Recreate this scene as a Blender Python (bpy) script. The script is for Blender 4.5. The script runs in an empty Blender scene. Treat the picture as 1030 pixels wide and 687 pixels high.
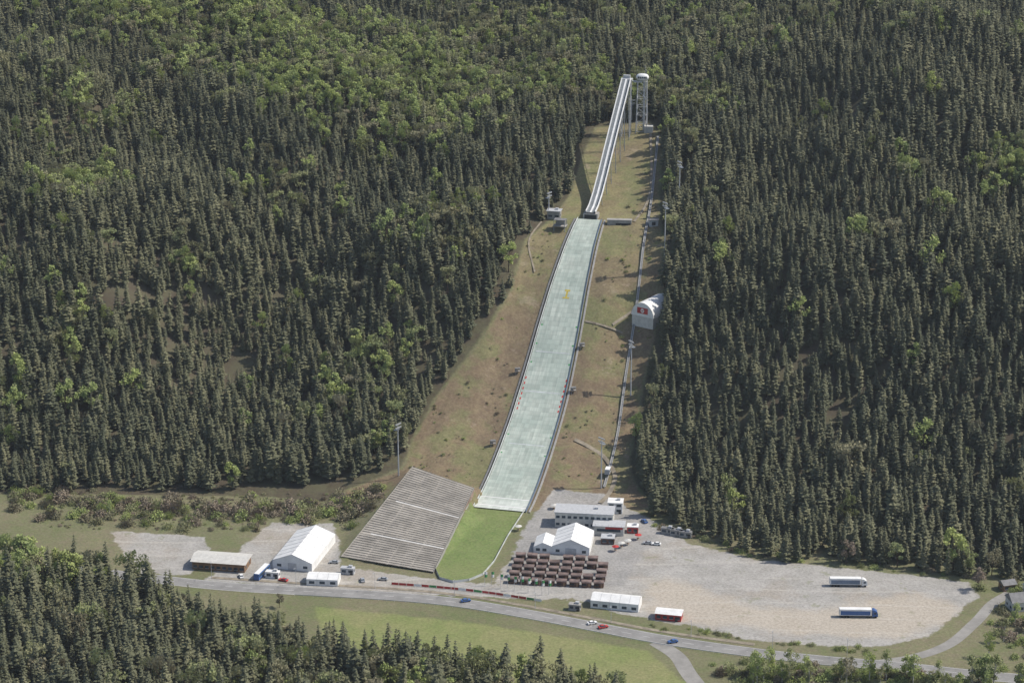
import bpy, math, random
import numpy as np
from mathutils import Vector, Matrix
random.seed(7); rng=np.random.default_rng(11)
sc=bpy.context.scene
COL=sc.collection

# ------------------------------------------------------------------ materials
def newmat(name):
    m=bpy.data.materials.new(name); m.use_nodes=True
    nt=m.node_tree; b=nt.nodes['Principled BSDF']; b.inputs['Roughness'].default_value=.85
    try: b.inputs['Specular IOR Level'].default_value=.25
    except Exception: pass
    return m,nt,b
def N(nt,t,**k):
    n=nt.nodes.new(t)
    for a,v in k.items(): setattr(n,a,v)
    return n
def noise(nt,scale,detail=4,rough=.55,vec=None):
    n=N(nt,'ShaderNodeTexNoise'); n.inputs['Scale'].default_value=scale
    n.inputs['Detail'].default_value=min(detail,4); n.inputs['Roughness'].default_value=rough
    if vec is not None: nt.links.new(vec,n.inputs['Vector'])
    return n.outputs['Fac']
def math_(nt,op,a,b=None,c=None,clamp=False):
    n=N(nt,'ShaderNodeMath',operation=op,use_clamp=clamp)
    for i,v in enumerate((a,b,c)):
        if v is None: continue
        if isinstance(v,(int,float)): n.inputs[i].default_value=v
        else: nt.links.new(v,n.inputs[i])
    return n.outputs[0]
def mixc(nt,f,a,b,mode='MIX'):
    n=N(nt,'ShaderNodeMix',data_type='RGBA',blend_type=mode)
    for i,v in ((0,f),(6,a),(7,b)):
        if isinstance(v,(int,float)): n.inputs[i].default_value=v
        elif isinstance(v,tuple): n.inputs[i].default_value=(*v[:3],1)
        else: nt.links.new(v,n.inputs[i])
    return n.outputs[2]
def ramp01(nt,v,lo,hi):
    n=N(nt,'ShaderNodeMapRange'); n.interpolation_type='SMOOTHSTEP'
    nt.links.new(v,n.inputs[0]); n.inputs[1].default_value=lo; n.inputs[2].default_value=hi
    return n.outputs[0]
def simple(name,col,rough=.8,var=.18,scale=.6,metal=0):
    m,nt,b=newmat(name)
    g=N(nt,'ShaderNodeNewGeometry').outputs['Position']
    f=noise(nt,scale,4,.65,g); f=ramp01(nt,f,.3,.7)
    d=tuple(x*(1-var) for x in col); e=tuple(min(1,x*(1+var*.5)) for x in col)
    nt.links.new(mixc(nt,f,d,e),b.inputs['Base Color'])
    b.inputs['Roughness'].default_value=rough; b.inputs['Metallic'].default_value=metal
    return m
M={}
M['white']=simple('white_membrane',(.76,.76,.74),.6,.12,.3)
M['offwhite']=simple('offwhite_render',(.56,.55,.51),.8,.14)
M['grey']=simple('grey_concrete',(.33,.32,.30),.9,.2,.5)
M['lgrey']=simple('light_metal',(.46,.47,.48),.5,.14,.8)
M['steel']=simple('galvanised_steel',(.30,.33,.36),.45,.15,1,.3)
M['dark']=simple('dark_opening',(.03,.032,.035),.5,.2)
M['glass']=simple('window_glass',(.05,.07,.09),.15,.2)
M['brown']=simple('brown_timber',(.12,.065,.05),.8,.35,.9)
M['brownroof']=simple('booth_roof',(.19,.14,.125),.8,.5,.25)
M['wood']=simple('timber_wall',(.24,.15,.09),.8,.3)
M['red']=simple('red_paint',(.46,.05,.045),.5,.25)
M['blue']=simple('blue_paint',(.06,.13,.32),.4,.12)
M['bluegrey']=simple('blue_boards',(.18,.23,.31),.6,.3,.2)
M['green']=simple('green_paint',(.06,.28,.09),.5,.12)
M['silver']=simple('silver_paint',(.45,.46,.47),.3,.05,1,.3)
M['black']=simple('tyre_rubber',(.02,.02,.02),.9,.1)
M['slate']=simple('roof_sheet',(.20,.20,.20),.7,.2)
M['boards']=simple('barrier_boards',(.54,.57,.57),.7,.25,.25)
M['track']=simple('inrun_track',(.19,.21,.22),.7,.2)
M['bark']=simple('bark',(.07,.05,.035),.95,.3,2)
M['birch']=simple('birch_bark',(.45,.43,.38),.9,.4,2)
M['yellow']=simple('yellow_paint',(.50,.40,.08),.6,.25)
M['line']=simple('road_paint',(.58,.58,.55),.7,.25)
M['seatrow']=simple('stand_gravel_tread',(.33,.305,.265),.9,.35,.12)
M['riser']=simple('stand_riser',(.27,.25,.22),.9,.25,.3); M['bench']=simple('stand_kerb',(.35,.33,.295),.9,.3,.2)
M['walk']=simple('stand_walkway',(.60,.59,.56),.9,.2,.3)
M['railm']=simple('rail_sleeper',(.24,.24,.23),.8,.2,.8)

def foliage(name,c1,c2,c3,trans=0.0,stand=.006,pw=1.8):
    m,nt,b=newmat(name)
    oi=N(nt,'ShaderNodeObjectInfo')
    big=ramp01(nt,noise(nt,stand,2,.5,oi.outputs['Location']),.38,.62)
    base=mixc(nt,big,c1,c2)
    r=math_(nt,'POWER',oi.outputs['Random'],pw)
    base=mixc(nt,math_(nt,'MULTIPLY',r,.9),base,c3)
    nt.links.new(base,b.inputs['Base Color'])
    b.inputs['Roughness'].default_value=.75
    if trans>0:
        t=N(nt,'ShaderNodeBsdfTranslucent'); nt.links.new(base,t.inputs[0])
        mx=N(nt,'ShaderNodeMixShader'); mx.inputs[0].default_value=trans
        nt.links.new(b.outputs[0],mx.inputs[1]); nt.links.new(t.outputs[0],mx.inputs[2])
        nt.links.new(mx.outputs[0],nt.nodes['Material Output'].inputs[0])
    return m
M['spruce']=foliage('spruce_needles',(.066,.076,.045),(.098,.104,.058),(.175,.172,.095),0,pw=2.2)
M['larch']=foliage('fresh_leaves',(.34,.40,.13),(.39,.44,.16),(.25,.31,.12),.3)
M['olive']=foliage('budding_leaves',(.29,.30,.14),(.26,.30,.13),(.28,.25,.17),.3)
M['twig']=foliage('bare_twigs',(.23,.19,.14),(.25,.20,.15),(.18,.18,.10),.15)

# ------------------------------------------------------------------ terrain
pk=[(-60,0),(0,0),(10,.7),(29,4.4),(50,11),(70,18.5),(85,26),(100,35),(115,45),(144,65),(170,79),(190,86),(205,88),(240,96),(290,109),(330,118),(500,150),(700,185),(2000,300),(9000,420)]
_t=np.arange(-100,2600,1.0); _z=np.interp(_t,*zip(*pk))
ker=np.exp(-.5*(np.arange(-15,16)/4.5)**2); ker/=ker.sum()
_z=np.convolve(np.pad(_z,15,mode='edge'),ker,'valid')
TT=[(-400,1032),(-120,1026),(-60,1012),(-10,1010),(60,1010),(110,988),(230,938),(400,900)]
SA=np.array([-77,953.]);SB=np.array([-35,938.]);SC=np.array([-18,1019.]);SD=np.array([-48,1037.])
ZA,ZB,ZC,ZD=1.2,.5,7.2,10.8
def sdpoly(X,Y,poly):
    P=np.array(poly,float); X=np.asarray(X,float);Y=np.asarray(Y,float)
    d=np.full(X.shape,1e9); inside=np.zeros(X.shape,bool)
    for i in range(len(P)):
        a=P[i];b=P[(i+1)%len(P)]; e=b-a
        t=np.clip(((X-a[0])*e[0]+(Y-a[1])*e[1])/(e@e),0,1)
        d=np.minimum(d,np.hypot(X-a[0]-t*e[0],Y-a[1]-t*e[1]))
        c=((a[1]>Y)!=(b[1]>Y))
        xi=a[0]+(Y-a[1])/(b[1]-a[1]+1e-12)*e[0]
        inside^=(c&(X<xi))
    return np.where(inside,d,-d)
def sstep(a,b,x):
    t=np.clip((x-a)/(b-a),0,1); return t*t*(3-2*t)
def xj(Y): return -5.7+.246*(Y-1010)
STAND=[SA,SB,SC,SD]
def H(X,Y):
    X=np.asarray(X,float);Y=np.asarray(Y,float)
    # the hillside is graded square to the jump axis close to it
    off=(X-xj(Y))*.971
    Yc=1010+((Y-1010)*.971+(X+5.7)*.239)*.971
    wj=1-sstep(17,38,np.abs(off)); wj=wj*(Y>980)*(1-sstep(1206,1230,Y))
    Ye=Y+(Yc-Y)*wj
    t=Ye-np.interp(X,*zip(*TT))
    z=np.interp(t,_t,_z)
    f=sstep(45,130,np.abs(X-xj(np.clip(Y,1000,1500))))*sstep(25,130,t)
    z=z+f*(8*np.sin(X/52+Y/88+.6)+6*np.sin(X/29-Y/51)+3*np.sin(X/14+Y/19)+11*np.sin(X/85-1.2))
    sd=sdpoly(X,Y,STAND)
    pl=1.0+(Y-948)*.098 - (X+50)*.03
    pl=np.clip(pl,0,12)
    bank=pl-1.0-np.maximum(0,-sd)*.45
    bank=np.where((off>-13)&(Y>1000),-5,bank)
    return np.where(sd>-30,np.maximum(z,np.where(bank>0,bank,-5)),z)
def hz(x,y): return float(H(x,y))

CLEAR=[(49,1312),(40,1275),(33,1235),(20,1204),(8,1188),(0,1154),(-14,1128),(-38,1095),(-49,1067),(-53,1046),(-80,1030),(-80,1012),(-20,1008),(70,1008),(64,1018),(56,1046),(65,1095),(74,1128),(80,1154),(80,1220),(86,1288),(80,1316)]
LOTR=[(19,1028),(45,1025),(63,1001),(80,972),(110,953),(162,940),(201,929),(203,914),(192,899),(175,875),(154,866),(134,866),(102,871),(78,884),(53,894),(19,912),(-6,919),(-7,934),(0,956),(6,989)]
LOTL=[(-187,985),(-142,978),(-138,964),(-143,936),(-165,938),(-175,956)]
LOTT=[(-136,931),(-119,978),(-113,994),(-84,994),(-79,972),(-77,945),(-33,932),(2,924),(19,910),(-74,920)]
ISL=[(20,905),(33,899),(36,907),(26,913)]
FIELD=[(-85,904),(-23,890),(35,870),(56,862),(70,833),(60,812),(0,800),(-75,850)]
OUT=[(-19,1012),(6,1008),(-2,978),(-8,950),(-13,936),(-19,930),(-26,928),(-32,932),(-34.5,943),(-32,960),(-25,984)]
ROAD=[(-320,962),(-248,950),(-193,941),(-133,926),(-94,920),(-50,914),(-20,907),(11,895),(34,885),(64,872),(101,860),(129,853),(157,848),(200,838),(300,820)]
SIDE=[(60,870),(68,857),(72,840),(80,815),(95,780)]
ROAD2=[(146,850),(165,856),(182,868),(197,889),(212,912),(235,926),(300,932)]

def axis(lo,hi,step,far_lo,far_hi):
    a=list(np.arange(lo,hi+.1,step)); s=step; v=a[-1]
    while v<far_hi: s*=1.35; v+=s; a.append(v)
    s=step; v=lo; pre=[]
    while v>far_lo: s*=1.35; v-=s; pre.append(v)
    return np.array(pre[::-1]+a)
ax=axis(-340,340,2.0,-7000,7000); ay=axis(800,1540,2.0,-2500,12000)
GX,GY=np.meshgrid(ax,ay); GZ=H(GX,GY)
GZ=GZ+np.where(sdpoly(GX,GY,CLEAR)>3,(.35*np.sin(GX/3.1+GY/4.7)*np.sin(GY/3.3-GX/6.1)+.3*np.sin(GX/7.7-GY/5.9))*sstep(1030,1060,GY)*sstep(16,21,np.abs(GX-xj(GY))),0)
nx,ny=len(ax),len(ay)
co=np.stack([GX.ravel(),GY.ravel(),GZ.ravel()],1)
i=np.arange(nx*ny).reshape(ny,nx)
quads=np.stack([i[:-1,:-1].ravel(),i[:-1,1:].ravel(),i[1:,1:].ravel(),i[1:,:-1].ravel()],1)
me=bpy.data.meshes.new('ground')
me.vertices.add(len(co)); me.vertices.foreach_set('co',co.ravel())
me.loops.add(quads.size); me.loops.foreach_set('vertex_index',quads.ravel())
me.polygons.add(len(quads)); me.polygons.foreach_set('loop_start',np.arange(0,quads.size,4)); me.polygons.foreach_set('loop_total',np.full(len(quads),4))
me.update(); me.validate()
me.polygons.foreach_set('use_smooth',np.ones(len(quads),bool))
X=co[:,0];Y=co[:,1]
def attr(name,v):
    a=me.attributes.new(name,'FLOAT','POINT'); a.data.foreach_set('value',np.clip(v,-25,25).astype(np.float32))
sdC=sdpoly(X,Y,CLEAR)
attr('clear',sdC)
attr('lot',np.minimum(np.maximum.reduce([sdpoly(X,Y,p) for p in (LOTR,LOTL,LOTT)]),-sdpoly(X,Y,ISL)))
attr('tar',sdpoly(X,Y,[(0,990),(24,1030),(50,1022),(72,985),(60,962),(48,925),(0,925)]))
attr('beige',sdpoly(X,Y,[(60,895),(110,880),(165,872),(195,900),(180,915),(120,900),(90,912),(70,935),(58,930)]))
attr('field',sdpoly(X,Y,FIELD)); attr('lawn',sdpoly(X,Y,OUT))
toe=np.interp(X,*zip(*TT))
ff=np.minimum(Y-toe,-sdC-1); attr('forest',ff)
ground=bpy.data.objects.new('ground',me); COL.objects.link(ground)
m,nt,b=newmat('forest_floor')
pos=N(nt,'ShaderNodeNewGeometry').outputs['Position']
nt.links.new(mixc(nt,ramp01(nt,noise(nt,.09,3,.7,pos),.35,.65),(.08,.065,.045),(.10,.095,.055)),b.inputs['Base Color']); FLOORM=m
m,nt,b=newmat('ground_cover')
pos=N(nt,'ShaderNodeNewGeometry').outputs['Position']
sepp=N(nt,'ShaderNodeSeparateXYZ'); nt.links.new(pos,sepp.inputs[0]); PX,PY=sepp.outputs[0],sepp.outputs[1]
def A(n):
    a=N(nt,'ShaderNodeAttribute',attribute_name=n); return a.outputs['Fac']
edge=noise(nt,.12,4,.65,pos)
def mask(n,amp,soft,nn=None):
    v=math_(nt,'ADD',A(n),math_(nt,'MULTIPLY',math_(nt,'SUBTRACT',nn or edge,.5),amp))
    return ramp01(nt,v,-soft,soft)
N1=noise(nt,.02,4,.65,pos); N2=noise(nt,.09,4,.7,pos); N4=noise(nt,.3,4,.75,pos)
n1=ramp01(nt,N1,.36,.64); n2=ramp01(nt,N2,.35,.65); n3=noise(nt,.8,4,.75,pos)
n4=ramp01(nt,N4,.35,.65); N5=noise(nt,.04,4,.72,pos)
mead=mixc(nt,n1,(.14,.155,.07),(.21,.19,.115)); mead=mixc(nt,math_(nt,'MULTIPLY',n2,.6),mead,(.175,.145,.10)); mead=mixc(nt,math_(nt,'MULTIPLY',n4,.4),mead,(.115,.15,.055))
up=math_(nt,'ADD',ramp01(nt,PY,1080,1220),math_(nt,'MULTIPLY',math_(nt,'SUBTRACT',n1,.5),.7),clamp=True)
clr=mixc(nt,up,(.190,.140,.090),(.225,.210,.098)); clr=mixc(nt,math_(nt,'MULTIPLY',n2,.6),clr,(.135,.10,.07))
gr=ramp01(nt,N5,.47,.60); clr=mixc(nt,math_(nt,'MULTIPLY',gr,.65),clr,(.15,.17,.07))
clr=mixc(nt,math_(nt,'MULTIPLY',n4,.4),clr,(.25,.21,.12))
bare=ramp01(nt,noise(nt,.055,4,.75,pos),.60,.68); clr=mixc(nt,math_(nt,'MULTIPLY',bare,.5),clr,(.31,.25,.18))
fl=mixc(nt,n2,(.08,.065,.045),(.10,.095,.055))
lot=mixc(nt,n2,(.31,.30,.275),(.37,.355,.33)); 
dk=ramp01(nt,N5,.47,.62); lot=mixc(nt,math_(nt,'MULTIPLY',dk,.6),lot,(.25,.243,.228))
pt=ramp01(nt,N1,.5,.66); lot=mixc(nt,math_(nt,'MULTIPLY',pt,.5),lot,(.36,.31,.245))
lot=mixc(nt,math_(nt,'MULTIPLY',mask('beige',26,5,N5),.7),lot,(.43,.375,.30))
wp=N(nt,'ShaderNodeTexWave'); wp.wave_type='RINGS'; wp.inputs['Scale'].default_value=.021; wp.inputs['Distortion'].default_value=11; wp.inputs['Detail'].default_value=3; wp.inputs['Detail Scale'].default_value=.22
mp=N(nt,'ShaderNodeMapping'); mp.inputs['Location'].default_value=(-95,-940,0); nt.links.new(pos,mp.inputs[0]); nt.links.new(mp.outputs[0],wp.inputs[0])
trk=ramp01(nt,wp.outputs['Fac'],.93,1.0); lot=mixc(nt,math_(nt,'MULTIPLY',math_(nt,'MULTIPLY',trk,n1),.45),lot,(.48,.45,.40))
gs=ramp01(nt,edge,.60,.68); lot=mixc(nt,math_(nt,'MULTIPLY',gs,.5),lot,(.19,.20,.11))
tar=mixc(nt,n2,(.25,.245,.235),(.31,.30,.285))
fld=mixc(nt,n2,(.18,.215,.075),(.23,.24,.10)); fld=mixc(nt,math_(nt,'MULTIPLY',n1,.5),fld,(.27,.235,.13)); fld=mixc(nt,math_(nt,'MULTIPLY',n4,.4),fld,(.14,.17,.06))
lw=mixc(nt,n2,(.125,.18,.055),(.16,.215,.07)); lw=mixc(nt,math_(nt,'MULTIPLY',n1,.45),lw,(.20,.21,.09)); lw=mixc(nt,math_(nt,'MULTIPLY',n4,.3),lw,(.23,.22,.115))
c=mixc(nt,mask('forest',5,1.2),mead,fl)
c=mixc(nt,mask('clear',5,1),c,clr)
c=mixc(nt,mask('field',6,1.5),c,fld)
lot=mixc(nt,math_(nt,'MULTIPLY',mask('tar',12,1.5),.75),lot,tar)
c=mixc(nt,mask('lot',9,.7),c,lot)
c=mixc(nt,mask('lawn',.3,.3),c,lw)
k=N(nt,'ShaderNodeMapRange'); nt.links.new(n3,k.inputs[0]); k.inputs[1].default_value=.25;k.inputs[2].default_value=.75;k.inputs[3].default_value=.64;k.inputs[4].default_value=1.34
vs=N(nt,'ShaderNodeVectorMath',operation='SCALE'); nt.links.new(c,vs.inputs[0]); nt.links.new(k.outputs[0],vs.inputs['Scale'])
nt.links.new(vs.outputs[0],b.inputs['Base Color']); b.inputs['Roughness'].default_value=.95
me.materials.append(m); me.materials.append(FLOORM)
fq=ff[quads].min(1); me.polygons.foreach_set('material_index',(fq>8).astype(np.int32))

# ------------------------------------------------------------------ mesh builder
class MB:
    def __init__(s): s.v=[];s.f=[];s.m=[];s.mats=[]
    def mi(s,m):
        if m not in s.mats: s.mats.append(m)
        return s.mats.index(m)
    def add(s,vs,fs,m):
        o=len(s.v); s.v+=[tuple(v) for v in vs]; k=s.mi(m)
        for f in fs: s.f.append(tuple(o+i for i in f)); s.m.append(k)
    def box(s,c,d,m,rz=0):
        x,y,z=d[0]/2,d[1]/2,d[2]/2; ca,sa=math.cos(rz),math.sin(rz); vs=[]
        for dz in(-z,z):
            for dx,dy in((-x,-y),(x,-y),(x,y),(-x,y)):
                vs.append((c[0]+dx*ca-dy*sa,c[1]+dx*sa+dy*ca,c[2]+dz))
        s.add(vs,[(3,2,1,0),(4,5,6,7),(0,1,5,4),(1,2,6,5),(2,3,7,6),(3,0,4,7)],m)
    def beam(s,a,b,r,m,n=4,r2=None):
        a=Vector(a);b=Vector(b); d=(b-a).normalized(); u=d.orthogonal().normalized(); w=d.cross(u); r2=r if r2 is None else r2; vs=[]
        for p,q in((a,r),(b,r2)):
            for i in range(n):
                t=2*math.pi*(i+.5)/n; vs.append(p+u*q*math.cos(t)+w*q*math.sin(t))
        fs=[(i,(i+1)%n,n+(i+1)%n,n+i) for i in range(n)]+[tuple(range(n))[::-1],tuple(range(n,2*n))]
        s.add(vs,fs,m)
    def prism(s,prof,x0,x1,m,axis='x'):
        n=len(prof); vs=[]
        for x in(x0,x1):
            for p in prof: vs.append((x,p[0],p[1]) if axis=='x' else (p[0],x,p[1]))
        s.add(vs,[tuple(range(n))[::-1],tuple(range(n,2*n))]+[(i,(i+1)%n,n+(i+1)%n,n+i) for i in range(n)],m)
    def obj(s,name,loc=(0,0,0),rz=0,link=True):
        me=bpy.data.meshes.new(name); me.from_pydata(s.v,[],s.f)
        for m in s.mats: me.materials.append(M[m] if isinstance(m,str) else m)
        me.polygons.foreach_set('material_index',s.m); me.update()
        o=bpy.data.objects.new(name,me); o.location=loc; o.rotation_euler=(0,0,rz)
        if link: COL.objects.link(o)
        return o
def dup(o,name,loc,rz=0,sc_=1):
    p=bpy.data.objects.new(name,o.data); p.location=loc; p.rotation_euler=(0,0,rz); p.scale=(sc_,)*3; COL.objects.link(p); return p

def smooth_line(pts,step=3):
    P=[Vector(p) for p in pts]; P=[P[0]*2-P[1]]+P+[P[-1]*2-P[-2]]; out=[]
    for i in range(1,len(P)-2):
        n=max(2,int((P[i+1]-P[i]).length/step))
        for j in range(n):
            t=j/n; a,b_,c_,d=P[i-1:i+3]
            out.append(.5*((2*b_)+(c_-a)*t+(2*a-5*b_+4*c_-d)*t*t+(3*b_-a-3*c_+d)*t**3))
    out.append(P[-2]); return out
def ribbon(name,pts,w,mat,zo=.03,off=0,step=3,dash=None,follow=False):
    L=smooth_line(pts,step); mb=MB(); acc=0; rows=[]
    for i,p in enumerate(L):
        d=(L[min(i+1,len(L)-1)]-L[max(i-1,0)]).normalized(); n=Vector((-d.y,d.x)); q=p+n*off
        a=q+n*w/2; b_=q-n*w/2
        za=hz(a.x,a.y) if follow else 0; zb=hz(b_.x,b_.y) if follow else 0
        rows.append(((a.x,a.y,za+zo),(b_.x,b_.y,zb+zo)))
    for i in range(len(rows)-1):
        acc+=(L[i+1]-L[i]).length
        if dash and (acc%dash[0])>dash[1]: continue
        mb.add([rows[i][0],rows[i][1],rows[i+1][1],rows[i+1][0]],[(0,1,2,3)],mat)
    return mb.obj(name)
M['asphalt']=simple('asphalt',(.255,.25,.24),.9,.22,.12)
M['asphalt2']=simple('side_asphalt',(.28,.27,.25),.9,.2,.15)
M['path']=simple('gravel_path',(.27,.235,.18),.95,.35,.3)
ribbon('main_road',ROAD,8.5,'asphalt',.05)
ribbon('road_edge_line',ROAD,.2,'line',.07,off=3.8)
ribbon('road_edge_line',ROAD,.2,'line',.07,off=-3.8)
ribbon('road_centre_line',ROAD,.2,'line',.07,dash=(9,4),step=1.5)
ribbon('side_road',SIDE,7,'asphalt2',.04)
ribbon('side_road',ROAD2,5,'asphalt2',.035)
ribbon('pavement',[(x,y+7.6) for x,y in ROAD[3:11]],2.2,'path',.12)
def rail(name,pts,off,mat='lgrey',hgt=.75):
    L=smooth_line(pts,4); mb=MB(); Q=[]
    for i,p in enumerate(L):
        d=(L[min(i+1,len(L)-1)]-L[max(i-1,0)]).normalized(); n=Vector((-d.y,d.x)); q=p+n*off; Q.append(q)
        mb.beam((q.x,q.y,0),(q.x,q.y,hgt),.06,mat)
    for a,b_ in zip(Q,Q[1:]):
        mb.add([(a.x,a.y,hgt-.35),(b_.x,b_.y,hgt-.35),(b_.x,b_.y,hgt),(a.x,a.y,hgt)],[(0,1,2,3)],mat)
    return mb.obj(name)
rail('crash_barrier',ROAD[4:13],-5.2)
ribbon('path',[(57,1128),(46,1130),(38,1133)],1.0,'path',.45,follow=True,step=2)
ribbon('path',[(72,1136),(64,1140),(52,1131)],1.2,'path',.45,follow=True,step=2)
ribbon('path',[(80,1300),(78,1250),(74,1222),(66,1200)],1.4,'path',.45,follow=True)
ribbon('path',[(31,1064),(38,1060),(45,1054),(50,1040),(47,1026),(42,1016)],2.2,'path',.4,follow=True)
ribbon('path',[(16,1204),(9,1186),(12,1166)],.9,'path',.45,follow=True)

# ------------------------------------------------------------------ jump landing hill
prof_y=np.arange(1009,1206,1.0)
def wmat(Y): return float(np.interp(Y,[1009,1040,1095,1130,1154,1180,1206],[25,24.3,23,20.5,17.8,14.8,12.5]))
kdir=Vector((.239,.971)); kn=Vector((.971,-.239))
m,nt,b=newmat('plastic_mats'); M['mats']=m
uv=N(nt,'ShaderNodeUVMap'); sep=N(nt,'ShaderNodeSeparateXYZ'); nt.links.new(uv.outputs[0],sep.inputs[0])
U,V=sep.outputs[0],sep.outputs[1]
gp=N(nt,'ShaderNodeNewGeometry').outputs['Position']
nn=ramp01(nt,noise(nt,.06,7,.7,gp),.36,.64)
st=N(nt,'ShaderNodeCombineXYZ'); nt.links.new(U,st.inputs[0]); nt.links.new(math_(nt,'MULTIPLY',V,.05),st.inputs[1])
streak=ramp01(nt,noise(nt,1.0,5,.65,st.outputs[0]),.36,.62)
c=mixc(nt,nn,(.37,.43,.375),(.49,.53,.465)); c=mixc(nt,math_(nt,'MULTIPLY',streak,.6),c,(.32,.375,.33))
def gridline(src,period,width):
    f=math_(nt,'FRACT',math_(nt,'DIVIDE',src,period)); return math_(nt,'LESS_THAN',f,width/period)
c=mixc(nt,math_(nt,'MULTIPLY',gridline(V,3.0,.35),.38),c,(.22,.29,.25))
c=mixc(nt,math_(nt,'MULTIPLY',gridline(U,2.0,.14),.3),c,(.6,.64,.6))
c=mixc(nt,math_(nt,'MULTIPLY',ramp01(nt,V,14,6),.5),c,(.70,.72,.68))
c=mixc(nt,math_(nt,'MULTIPLY',ramp01(nt,V,224,236),.6),c,(.22,.40,.22))
blk=N(nt,'ShaderNodeTexWhiteNoise'); blk.noise_dimensions='2D'
cv=N(nt,'ShaderNodeCombineXYZ'); nt.links.new(math_(nt,'FLOOR',math_(nt,'DIVIDE',U,2.0)),cv.inputs[0]); nt.links.new(math_(nt,'FLOOR',math_(nt,'DIVIDE',V,3.0)),cv.inputs[1]); nt.links.new(cv.outputs[0],blk.inputs['Vector'])
kk=N(nt,'ShaderNodeMapRange'); nt.links.new(blk.outputs['Value'],kk.inputs[0]); kk.inputs[3].default_value=.86; kk.inputs[4].default_value=1.09
vv=N(nt,'ShaderNodeVectorMath',operation='SCALE'); nt.links.new(c,vv.inputs[0]); nt.links.new(kk.outputs[0],vv.inputs['Scale'])
nt.links.new(vv.outputs[0],b.inputs['Base Color']); b.inputs['Roughness'].default_value=.6
vs=[];fs=[];uvs=[];L=0;prev=None
for Yc in prof_y:
    p=Vector((xj(Yc),Yc)); z=float(np.interp(Yc-1010,_t,_z))+.5
    if prev is not None: L+=math.hypot((p-prev[0]).length,z-prev[1])
    prev=(p,z); w=wmat(Yc)
    for t in(-.5,-.25,0,.25,.5):
        q=p+kn*w*t; vs.append((q.x,q.y,z)); uvs.append((w*t,L))
n=5
for i in range(len(prof_y)-1):
    for j in range(4): fs.append((i*n+j,i*n+j+1,(i+1)*n+j+1,(i+1)*n+j))
me=bpy.data.meshes.new('landing_hill'); me.from_pydata(vs,[],fs); me.materials.append(M['mats'])
ul=me.uv_layers.new(name='UVMap')
for lp in me.loops: ul.data[lp.index].uv=uvs[lp.vertex_index]
LH=bpy.data.objects.new('landing_hill',me); COL.objects.link(LH)
def lz(Y): return float(np.interp(Y-1010,_t,_z))+.5
def onhill(Y,off): 
    p=Vector((xj(Y),Y))+kn*off; return (p.x,p.y,lz(Y))
mb=MB()
def mark(Y0,Y1,o0,o1,m,dz=.05):
    ys=np.linspace(Y0,Y1,max(2,int(abs(Y1-Y0))+1))
    for a,b_ in zip(ys,ys[1:]):
        q=[onhill(a,o0),onhill(a,o1),onhill(b_,o1),onhill(b_,o0)]
        mb.add([(x,y,z+dz) for x,y,z in q],[(0,1,2,3)],m)
mark(1012,1012.7,-12,12,'white'); mark(1020,1020.5,-12,12,'white')
for y0 in (1062,1096,1118): mark(y0,y0+.5,-9,9,'boards')
for y0 in range(1085,1104,3):
    mark(y0,y0+1.4,-10.9,-10.2,'red'); mark(y0,y0+1.4,10.2,10.9,'red')
for y0 in (1055,1068,1112,1122,1132):
    mark(y0,y0+.8,-wmat(y0)/2+.6,-wmat(y0)/2+1.4,'green'); mark(y0,y0+.8,wmat(y0)/2-1.4,wmat(y0)/2-.6,'green')
mark(1147,1147.8,-1.8,1.8,'yellow'); mark(1147.8,1151,-.5,.5,'yellow'); mark(1151,1152,-1.4,1.4,'yellow')
mb.obj('hill_marking')
for sgn in(-1,1):
    mb=MB()
    for Yc in prof_y[:-1:2]:
        for off,ht,mt,th in (((0.3,.9,'bluegrey',.16),(1.5,.1,'grey',.9)) if sgn>0 else ((0.3,.9,'boards',.16),(1.5,.1,'slate',.8))):
            a=onhill(Yc,sgn*(wmat(Yc)/2+off)); b_=onhill(Yc+2,sgn*(wmat(Yc+2)/2+off))
            A1=onhill(Yc,sgn*(wmat(Yc)/2+off+th)); B1=onhill(Yc+2,sgn*(wmat(Yc+2)/2+off+th))
            q=[(a[0],a[1],a[2]-.8),(b_[0],b_[1],b_[2]-.8),(b_[0],b_[1],b_[2]+ht),(a[0],a[1],a[2]+ht),(A1[0],A1[1],A1[2]-.8),(B1[0],B1[1],B1[2]-.8),(B1[0],B1[1],B1[2]+ht),(A1[0],A1[1],A1[2]+ht)]
            mb.add(q,[(0,1,2,3),(4,7,6,5),(3,2,6,7),(0,3,7,4),(1,5,6,2)],mt)
    mb.obj('hill_side_boards')
for Yc,off in((1106,-15.5),(1098,15.5),(1060,-16.5),(1122,14.5)):
    p=onhill(Yc,off); mb=MB()
    for q in((-1.2,-.8),(1.2,-.8),(1.2,.8),(-1.2,.8)): mb.beam((q[0],q[1],-2),(q[0],q[1],2.4),.07,'steel')
    mb.box((0,0,.9),(2.6,1.8,.12),'grey'); mb.box((0,0,2.45),(2.7,2,.1),'slate'); mb.box((0,.85,1.6),(2.4,.08,1),'grey')
    mb.obj('coach_platform',p,.2)
mb=MB(); O=[Vector(p) for p in OUT]+[Vector(OUT[0])]
for a,b_ in zip(O[1:],O[2:]):
    mb.beam((a.x,a.y,0),(a.x,a.y,1.3),.08,'steel')
    mb.add([(a.x,a.y,0),(b_.x,b_.y,0),(b_.x,b_.y,1.2),(a.x,a.y,1.2)],[(0,1,2,3)],'boards')
mb.obj('outrun_boards')

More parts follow.
